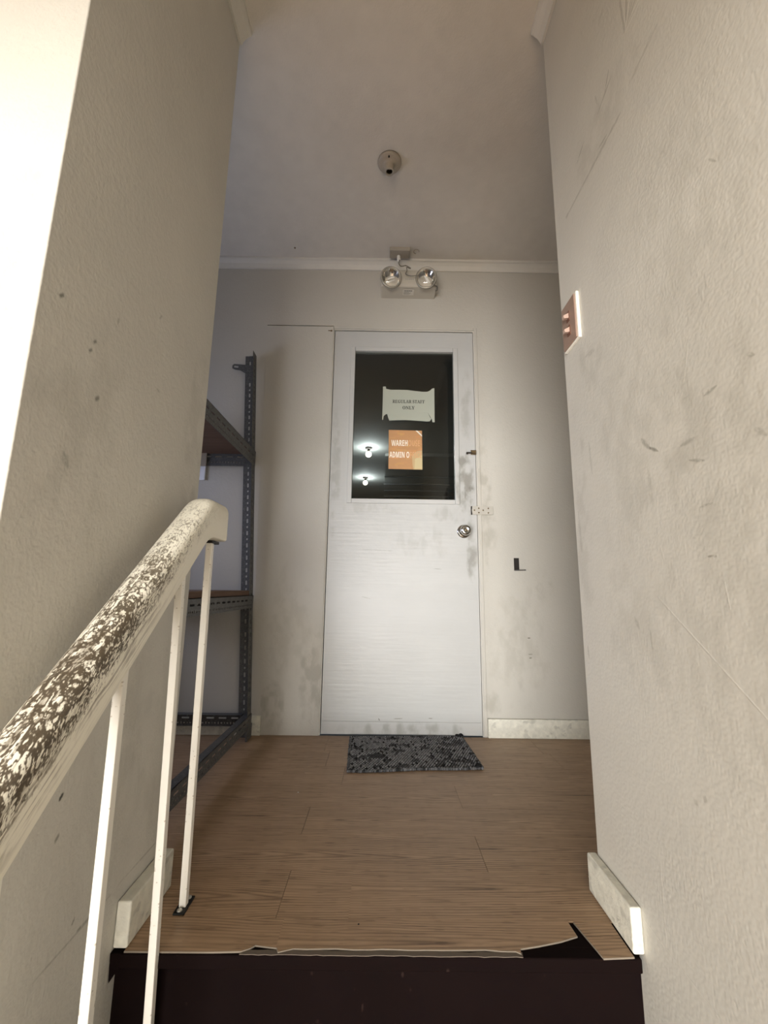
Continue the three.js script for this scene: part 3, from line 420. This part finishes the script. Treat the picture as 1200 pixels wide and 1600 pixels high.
/* ------------------------------------------------ slotted angle rack */
{
  const g = thing('metal_rack', [-0.588, 0, 0.04], 'grey slotted-angle metal rack with brown boards beside the left wall', 'rack');
  // a slotted strip in the xy plane, length L along x, width W along y
  const strip = (L, W, kind, pitch) => {
    const s = shape(rect(0, L, 0, W)), slot = (x, y, w, h) => hole(s, (() => { const o = [], r = Math.min(w, h) / 2; for (let i = 0; i < 8; i++) { const a = (i + 0.5) / 8 * Math.PI * 2, c = Math.cos(a), n = Math.sin(a); o.push([x + Math.sign(c) * (w / 2 - r) + c * r, y + Math.sign(n) * (h / 2 - r) + n * r]); } return o; })());
    if (kind === 'post') for (let x = 0.03, i = 0; x < L - 0.03; x += pitch, i++) slot(x, W * 0.55, i % 2 ? 0.011 : 0.022, 0.009);
    else for (let x = 0.03, i = 0; x < L - 0.05; x += 0.056, i++) {
      slot(x + 0.018, W * 0.62, 0.036, 0.008);
      slot(x, W * 0.24, 0.006, 0.011); slot(x + 0.014, W * 0.24, 0.009, 0.007); slot(x + 0.028, W * 0.24, 0.005, 0.007); slot(x + 0.041, W * 0.24, 0.009, 0.007);
    }
    return slab(s, 0.002);
  };
  const PH = 1.872, LEAN = 0.052, D = 0.9, WX = 0.46;
  // posts: two flanges meeting at the outer corner; sx, sz say which way the flanges run
  const post = (x, z, sx, sz) => {
    const a = strip(PH, 0.055, 'post', 0.03); a.rotateZ(Math.PI / 2); if (sx > 0) a.translate(0.055, 0, 0);          // plane z = 0
    const b = strip(PH, 0.055, 'post', 0.03); b.rotateZ(Math.PI / 2); b.rotateY(Math.PI / 2); if (sz < 0) b.translate(0, 0, -0.055);
    const m = mesh('post', metreUV(join(a, b)), mSteel, g); m.position.set(x, 0.001, z);
    m.quaternion.setFromEuler(new THREE.Euler(0, 0, LEAN)); return m;
  };
  post(0, 0, -1, 1); post(0, D, -1, -1); post(-WX, 0, 1, 1); post(-WX, D, 1, -1);
  const X = (y) => -LEAN * y;
  const rails = (y, h, by = 0, bt = 0) => {
    const x = X(y);
    const side = (px, name) => { const a = strip(D - 0.004, h, 'rail'); a.rotateY(-Math.PI / 2); a.translate(px, y, 0.002); const f = box(px - 0.03, px, y + h - 0.002, y + h, 0.004, D - 0.004); const m = mesh(name, metreUV(join(a, f)), mSteel, g); return m; };
    side(x + 0.003, 'side_rail'); side(x - WX + 0.004, 'side_rail');
    for (const z of [0.004, D - 0.006]) { const a = strip(WX - 0.01, h, 'rail'); a.translate(x - WX + 0.005, y, z); mesh('cross_rail', metreUV(join(a, box(x - WX + 0.035, x - 0.035, y + h - 0.002, y + h, z < 0.1 ? z + 0.002 : z - 0.03, z < 0.1 ? z + 0.032 : z))), mSteel, g); }
    if (bt) mesh('shelf_board', box(x - WX + 0.008, x - 0.004, by, by + bt, 0.008, D - 0.008, 0.001), mPly, g);
  };
  rails(0.048, 0.056); rails(0.572, 0.058, 0.6304, 0.022); rails(1.266, 0.077, 1.328, 0.0125);
  const gs = shape([[0, 0], [0, 0.062], [-0.115, 0.07], [-0.124, 0.062], [-0.124, 0.046], [-0.112, 0.039], [-0.08, 0.034], [-0.045, 0.012], [-0.03, -0.03], [0, -0.03]]);
  hole(gs, [[-0.115, 0.05], [-0.092, 0.048], [-0.092, 0.058], [-0.115, 0.06]]);
  const gp = slab(gs, 0.002); gp.translate(X(1.78) , 1.752, 0.003); mesh('gusset_plate', metreUV(gp), mSteel, g);
  mesh('foot_clip', box(X(0.05) - 0.0025, X(0.05) + 0.006, 0.001, 0.062, -0.002, 0.062, 0.001), mSteel, g);
}
{
  const o = thing('wall_outlet', [-0.95, 1.2385, 0], 'white wall outlet with dark slots under the rack shelf', 'outlet');
  mesh('cover_plate', box(-0.04, 0.039, -0.038, 0.038, 0, 0.012, 0.003), std({ color: 0xeef0f5, roughness: 0.35 }), o);
  for (const y of [-0.02, 0.002, 0.022]) mesh('slot', box(-0.012, 0.012, y - 0.004, y + 0.004, 0.0115, 0.0128), mHole, o);
  const s = slab(shape([[-0.929, 1.262], [-0.892, 1.262], [-0.893, 1.46], [-0.915, 1.46]]), 0.004, 0.001); s.translate(0, 0, 0.052);
  tag(mesh('cardboard_strip', metreUV(s), std({ color: 0xa59b8c, map: rep(mottle, 0.3, 0.3), roughness: 0.9 })), 'narrow grey-beige strip hanging before the rack above the outlet', 'strip');
}
/* ------------------------------------------------ switch on the right wall */
{
  const s = thing('light_switch', [XR, 1.376, 1.085], 'pinkish light switch plate with two toggles and white edge', 'switch');
  mesh('back_plate', box(-0.008, 0, -0.066, 0.066, -0.042, 0.042, 0.002), std({ color: 0xf2eee2, roughness: 0.4 }), s);
  const f = mesh('cover', box(-0.012, -0.008, -0.062, 0.062, -0.039, 0.036, 0.001), std({ color: 0x9c8273, roughness: 0.5, map: rep(mottle, 0.1, 0.1) }), s);
  for (const y of [0.021, -0.02]) {
    mesh('toggle_slot', box(-0.0135, -0.0118, y - 0.016, y + 0.012, -0.009, 0.007), std({ color: 0x6d4838, roughness: 0.6 }), s);
    const t = slab(shape([[-0.0132, -0.007], [-0.0132, 0.006], [-0.026, -0.002], [-0.025, -0.009]]), 0.009, 0.001); t.translate(0, y, -0.005);
    mesh('toggle', metreUV(t), std({ color: 0xbfa596, roughness: 0.4 }), s);
  }
}
/* ------------------------------------------------ ceiling fittings */
{
  const l = thing('lamp_holder', [0.004, H, 0.581], 'empty round porcelain lamp holder on the ceiling', 'lamp holder');
  const pr = [[0, 0], [0.051, 0], [0.051, -0.006], [0.048, -0.011], [0.038, -0.014], [0.03, -0.016], [0.024, -0.02], [0.021, -0.026], [0.020, -0.050], [0.0185, -0.053], [0.0145, -0.053], [0.0135, -0.05], [0.013, -0.024], [0, -0.024]].map(([x, y]) => new THREE.Vector2(x, y));
  mesh('porcelain_body', new THREE.LatheGeometry(pr, 44), mPorcelain, l);
  const sc = new THREE.CylinderGeometry(0.0125, 0.0125, 0.02, 24, 1, true); sc.translate(0, -0.037, 0); const st = std({ color: 0x4b3d28, metalness: 0.6, roughness: 0.5, side: THREE.DoubleSide }); mesh('screw_shell', sc, st, l);
  const ct = new THREE.SphereGeometry(0.0045, 12, 8); ct.translate(0, -0.027, 0); mesh('contact', ct, mZinc, l);
  const sl = new THREE.CylinderGeometry(0.0045, 0.0045, 0.004, 12); sl.scale(0.8, 1, 1.5); mesh('screw_hole', sl, mHole, l).position.set(-0.003, -0.0135, 0.034);
}
{
  const o = thing('ceiling_outlet', [0.068, H, 0.093], 'surface-mounted outlet box on the ceiling above the emergency light', 'outlet');
  mesh('outlet_box', box(-0.054, 0.054, -0.022, 0, -0.029, 0.029, 0.003), mPorcelain, o);
  const c = thing('ceiling_clip', [0.158, H, 0.093], 'small round clip stuck on the ceiling beside the outlet', 'clip');
  const t = new THREE.TorusGeometry(0.015, 0.0028, 10, 26, 4.7); t.rotateX(Math.PI / 2); t.translate(0, -0.0028, 0); mesh('clip_ring', t, mPorcelain, c);
  const n = thing('ceiling_nail', [-0.498, H, 0.103], 'tiny dark nail in the ceiling near the cornice', 'nail'); const ng = new THREE.SphereGeometry(0.005, 10, 8); mesh('nail_head', ng, mBrass, n);
}
{ // twin-head emergency light on the wall over the door
  const e = thing('emergency_light', [0.118, 2.258, 0], 'off-white twin-head emergency light with corded plug above the door', 'emergency light');
  const prof = shape([[0, 0], [0.088, 0.004], [0.097, 0.012], [0.098, 0.035], [0.085, 0.098], [0.074, 0.108], [0, 0.11]]); const b = slab(prof, 0.288, 0.004); b.rotateY(-Math.PI / 2); b.translate(0.144, 0, 0.0005);
  mesh('housing', metreUV(b), mPlastic, e);
  const lab = canvasTex(256, 128, (c) => { c.fillStyle = '#d9d4c8'; c.fillRect(0, 0, 256, 128); c.fillStyle = '#2c2a26'; for (let i = 0; i < 9; i++) c.fillRect(30 + i * 21, 20, 14, 22); c.fillStyle = '#6a665d'; for (let k = 0; k < 4; k++) c.fillRect(20, 56 + k * 16, 120 + ((k * 53) % 70), 6); });
  const lb = box(-0.03, 0.03, -0.0046, -0.0042, 0.03, 0.075); { const p = lb.attributes.position, uv = lb.attributes.uv; for (let i = 0; i < p.count; i++) uv.setXY(i, (p.getX(i) + 0.03) / 0.06, (p.getZ(i) - 0.03) / 0.045); } mesh('rating_label', lb, std({ map: lab, roughness: 0.6 }), e);
  const lab2 = canvasTex(256, 64, (c) => { c.fillStyle = '#d9d4c8'; c.fillRect(0, 0, 256, 64); c.fillStyle = '#3a3833'; for (let i = 0; i < 10; i++) c.fillRect(10 + i * 24, 18, 16, 26); }); 
  const l2 = new THREE.PlaneGeometry(0.056, 0.011); const bd = mesh('badge', new THREE.BoxGeometry(0.056, 0.011, 0.0008), std({ map: lab2, roughness: 0.5 }), e); bd.position.set(0.004, 0.036, 0.1022); bd.rotation.x = -0.2;
  for (const [x, y, tx, ty, bent] of [[-0.096, 0.036, 0.15, 0.22, 0.35], [0.092, 0.036, -0.12, 0.22, -1.1]]) {
    const hd = new THREE.Group(); hd.name = 'lamp_head'; hd.position.set(x, y, 0.108); hd.rotation.set(ty, tx, 0); hd.scale.setScalar(1.08); e.add(hd);
    const sh = [[0, -0.028], [0.025, -0.028], [0.045, -0.014], [0.052, 0.0], [0.053, 0.009], [0.050, 0.0125], [0.046, 0.012], [0.043, 0.007], [0.042, 0.003]].map(([a, c]) => new THREE.Vector2(a, c)); const s = new THREE.LatheGeometry(sh, 40); s.rotateX(Math.PI / 2); mesh('bezel', s, std({ color: 0xaaa598, metalness: 0.35, roughness: 0.25 }), hd);
    const rf = [[0.0, -0.018], [0.008, -0.0175], [0.02, -0.013], [0.032, -0.005], [0.040, 0.004], [0.0425, 0.006]].map(([a, c]) => new THREE.Vector2(a, c)); const r = new THREE.LatheGeometry(rf, 40); r.rotateX(Math.PI / 2); mesh('reflector', r, std({ color: 0xe6e4de, metalness: 1, roughness: 0.12, side: THREE.DoubleSide }), hd);
    const bu = new THREE.CapsuleGeometry(0.0045, 0.03, 6, 12); bu.rotateZ(Math.PI / 2 + bent); bu.translate(0, 0, -0.002); const bu2 = new THREE.CapsuleGeometry(0.003, 0.024, 6, 12); bu2.rotateZ(Math.PI / 2 + bent); bu2.translate(0.004 + 0.006 * Math.abs(Math.sin(bent)), -0.012 * Math.cos(bent), -0.003); mesh('bulb', join(bu, bu2), std({ color: 0xf4f1ea, roughness: 0.15 }), hd);
    const ln = new THREE.SphereGeometry(0.09, 30, 8, 0, Math.PI * 2, 0, 0.49); ln.rotateX(Math.PI / 2); ln.translate(0, 0, -0.0725); mesh('lens', ln, new THREE.MeshPhysicalMaterial({ color: 0xffffff, transmission: 1, thickness: 0, roughness: 0.03, ior: 1.45, side: THREE.DoubleSide }), hd);
  }
  const X = -0.118, Y = -2.258, mCord = std({ color: 0x6a655c, roughness: 0.6 });
  const pl = new THREE.CapsuleGeometry(0.009, 0.022, 6, 14); pl.scale(1, 1, 0.8); const pg = mesh('plug', pl, std({ color: 0xe6e2d8, roughness: 0.4 }), e); pg.position.set(0.063 + X, H - 0.042 + Y, 0.088);
  mesh('cord', join(tube([[0.066 + X, H - 0.056 + Y, 0.092], [0.067 + X, 2.405 + Y, 0.105], [0.063 + X, 2.384 + Y, 0.11], [0.072 + X, 2.367 + Y, 0.11], [0.086 + X, 2.368 + Y, 0.108], [0.101 + X, 2.376 + Y, 0.102], [0.128 + X, 2.362 + Y, 0.1]], 0.0024, 48), tube([[0.104 + X, 2.366 + Y, 0.104], [0.107 + X, 2.338 + Y, 0.112], [0.1 + X, 2.315 + Y, 0.115], [0.125 + X, 2.300 + Y, 0.12], [0.155 + X, 2.290 + Y, 0.135], [0.2 + X, 2.279 + Y, 0.152]], 0.002, 48), tube([[0.108 + X, 2.366 + Y, 0.104], [0.128 + X, 2.361 + Y, 0.1]], 0.0036, 4), tube([[0.235 + X, 2.262 + Y, 0.118], [0.254 + X, 2.252 + Y, 0.112], [0.268 + X, 2.237 + Y + 0.015, 0.1], [0.270 + X, 2.245 + Y, 0.085], [0.262 + X, 2.268 + Y, 0.05]], 0.003, 30)), mCord, e);
}
/* ------------------------------------------------ door mat */
{
  const m = thing('door_mat', [0.126, 0, 0.2], 'small dark grey woven door mat with frayed corners at the door', 'mat');
  // corners seen in the photograph, about the mat's middle
  const C = [[-0.262, -0.165], [0.245, -0.19], [0.262, 0.156], [-0.245, 0.2]];
  const P = (s, t) => { const b = 0.004 * Math.sin(s * 9) ; return [mix(mix(C[0][0], C[1][0], s), mix(C[3][0], C[2][0], s), t), mix(mix(C[0][1], C[1][1], s), mix(C[3][1], C[2][1], s), t) + b * t]; };
  const mYarn = std({ color: 0xffffff, roughness: 0.95 }), mBack2 = std({ color: 0x17171a, roughness: 1 });
  const out = []; for (let i = 0; i <= 20; i++) out.push(P(i / 20, 0)); for (let i = 1; i <= 14; i++) out.push(P(1, i / 14)); for (let i = 1; i <= 20; i++) out.push(P(1 - i / 20, 1)); for (let i = 1; i < 14; i++) out.push(P(0, 1 - i / 14));
  const bg = slab(shape(out.map(([x, z]) => [x, -z])), 0.004); bg.rotateX(-Math.PI / 2); bg.translate(0, 0.0006, 0); mesh('backing', bg, mBack2, m);
  const NX = 46, NZ = 32, lg = new THREE.SphereGeometry(1, 7, 5); lg.scale(0.0046, 0.0040, 0.0029);
  const im = new THREE.InstancedMesh(lg, mYarn, NX * NZ); im.name = 'woven_yarn'; im.userData.kind = 'stuff'; im.castShadow = im.receiveShadow = true;
  const M = new THREE.Matrix4(), Q = new THREE.Quaternion(), V = new THREE.Vector3(), S = new THREE.Vector3(), E = new THREE.Euler(), col = new THREE.Color(); let k = 0;
  for (let j = 0; j < NZ; j++) for (let i = 0; i < NX; i++) {
    const s = (i + 0.5 + (j % 2) * 0.5 - 0.25) / NX, t = (j + 0.5) / NZ, [x, z] = P(clamp(s, 0.004, 0.996), t);
    const dark = fbm(s, t, 14, 10, 3, 301), stain = Math.hypot((s - 0.22) / 0.06, (t - 0.62) / 0.08) < 1;
    E.set((rnd() - 0.5) * 0.2, 0.6 + (rnd() - 0.5) * 0.2, (rnd() - 0.5) * 0.2); Q.setFromEuler(E); V.set(x, 0.0058 + rnd() * 0.0012 - (dark > 0.62 ? 0.002 : 0), z); const q = 0.85 + rnd() * 0.3; S.set(q, q, q);
    im.setMatrixAt(k, M.compose(V, Q, S)); let c = 0.2 + 0.14 * rnd(); if (dark > 0.6) c *= 0.45; if (stain) c = 0.07; if (rnd() < 0.08) c = 0.02; col.setRGB(c * 0.98, c * 0.97, c); im.setColorAt(k, col); k++;
  }
  m.add(im);
  // hemmed border of thicker yarn
  const hem = []; for (const [a, b, n] of [[[0, 0], [1, 0], 60], [[1, 0], [1, 1], 40], [[1, 1], [0, 1], 60], [[0, 1], [0, 0], 40]]) for (let i = 0; i < n; i++) { const f = (i + rnd() * 0.4) / n, [x, z] = P(mix(a[0], b[0], f), mix(a[1], b[1], f)); hem.push([x, z, b[0] !== a[0]]); }
  const hm = new THREE.InstancedMesh(lg, mYarn, hem.length); hm.name = 'hem_yarn'; hm.userData.kind = 'stuff'; hm.castShadow = hm.receiveShadow = true;
  hem.forEach(([x, z, al], i) => { E.set(0, al ? 0.9 : 0.2 + rnd(), 0); Q.setFromEuler(E); V.set(x, 0.0052, z); const q = 1.3 + rnd() * 0.35; S.set(q, q * 0.95, q); hm.setMatrixAt(i, M.compose(V, Q, S)); let c = 0.06 + 0.1 * rnd(); if (rnd() < 0.15) c = 0.02; col.setRGB(c, c, c * 1.02); hm.setColorAt(i, col); });
  m.add(hm);
  const knot = (x, z, r, n) => { const gs = []; for (let i = 0; i < n; i++) { const t = new THREE.SphereGeometry(r * (0.6 + rnd() * 0.6), 10, 8); t.scale(1.3, 0.8, 1); t.translate(x + (rnd() - 0.5) * r * 3, 0.007 + rnd() * r * 0.6, z + (rnd() - 0.5) * r * 3); gs.push(t); } mesh('frayed_corner', join(gs), mBack2, m); };
  knot(0.237, -0.188, 0.008, 6); knot(0.248, 0.15, 0.006, 12); knot(-0.232, 0.193, 0.004, 5);
}
for (const [x, z, r, label] of [[-0.272, 0.56, 0.0022, 'tiny white paint chip on the floor left of the mat'], [-0.042, 1.12, 0.0018, 'tiny dark crumb on the front planks of the landing']]) {
  const g = new THREE.IcosahedronGeometry(r, 0); g.scale(1.2, 0.6, 1); const m = tag(mesh(label.includes('chip') ? 'paint_chip' : 'crumb', g, label.includes('chip') ? mTrim : mHole), label, 'debris'); m.position.set(x, r * 0.55, z);
}
renderer.render(scene, camera);
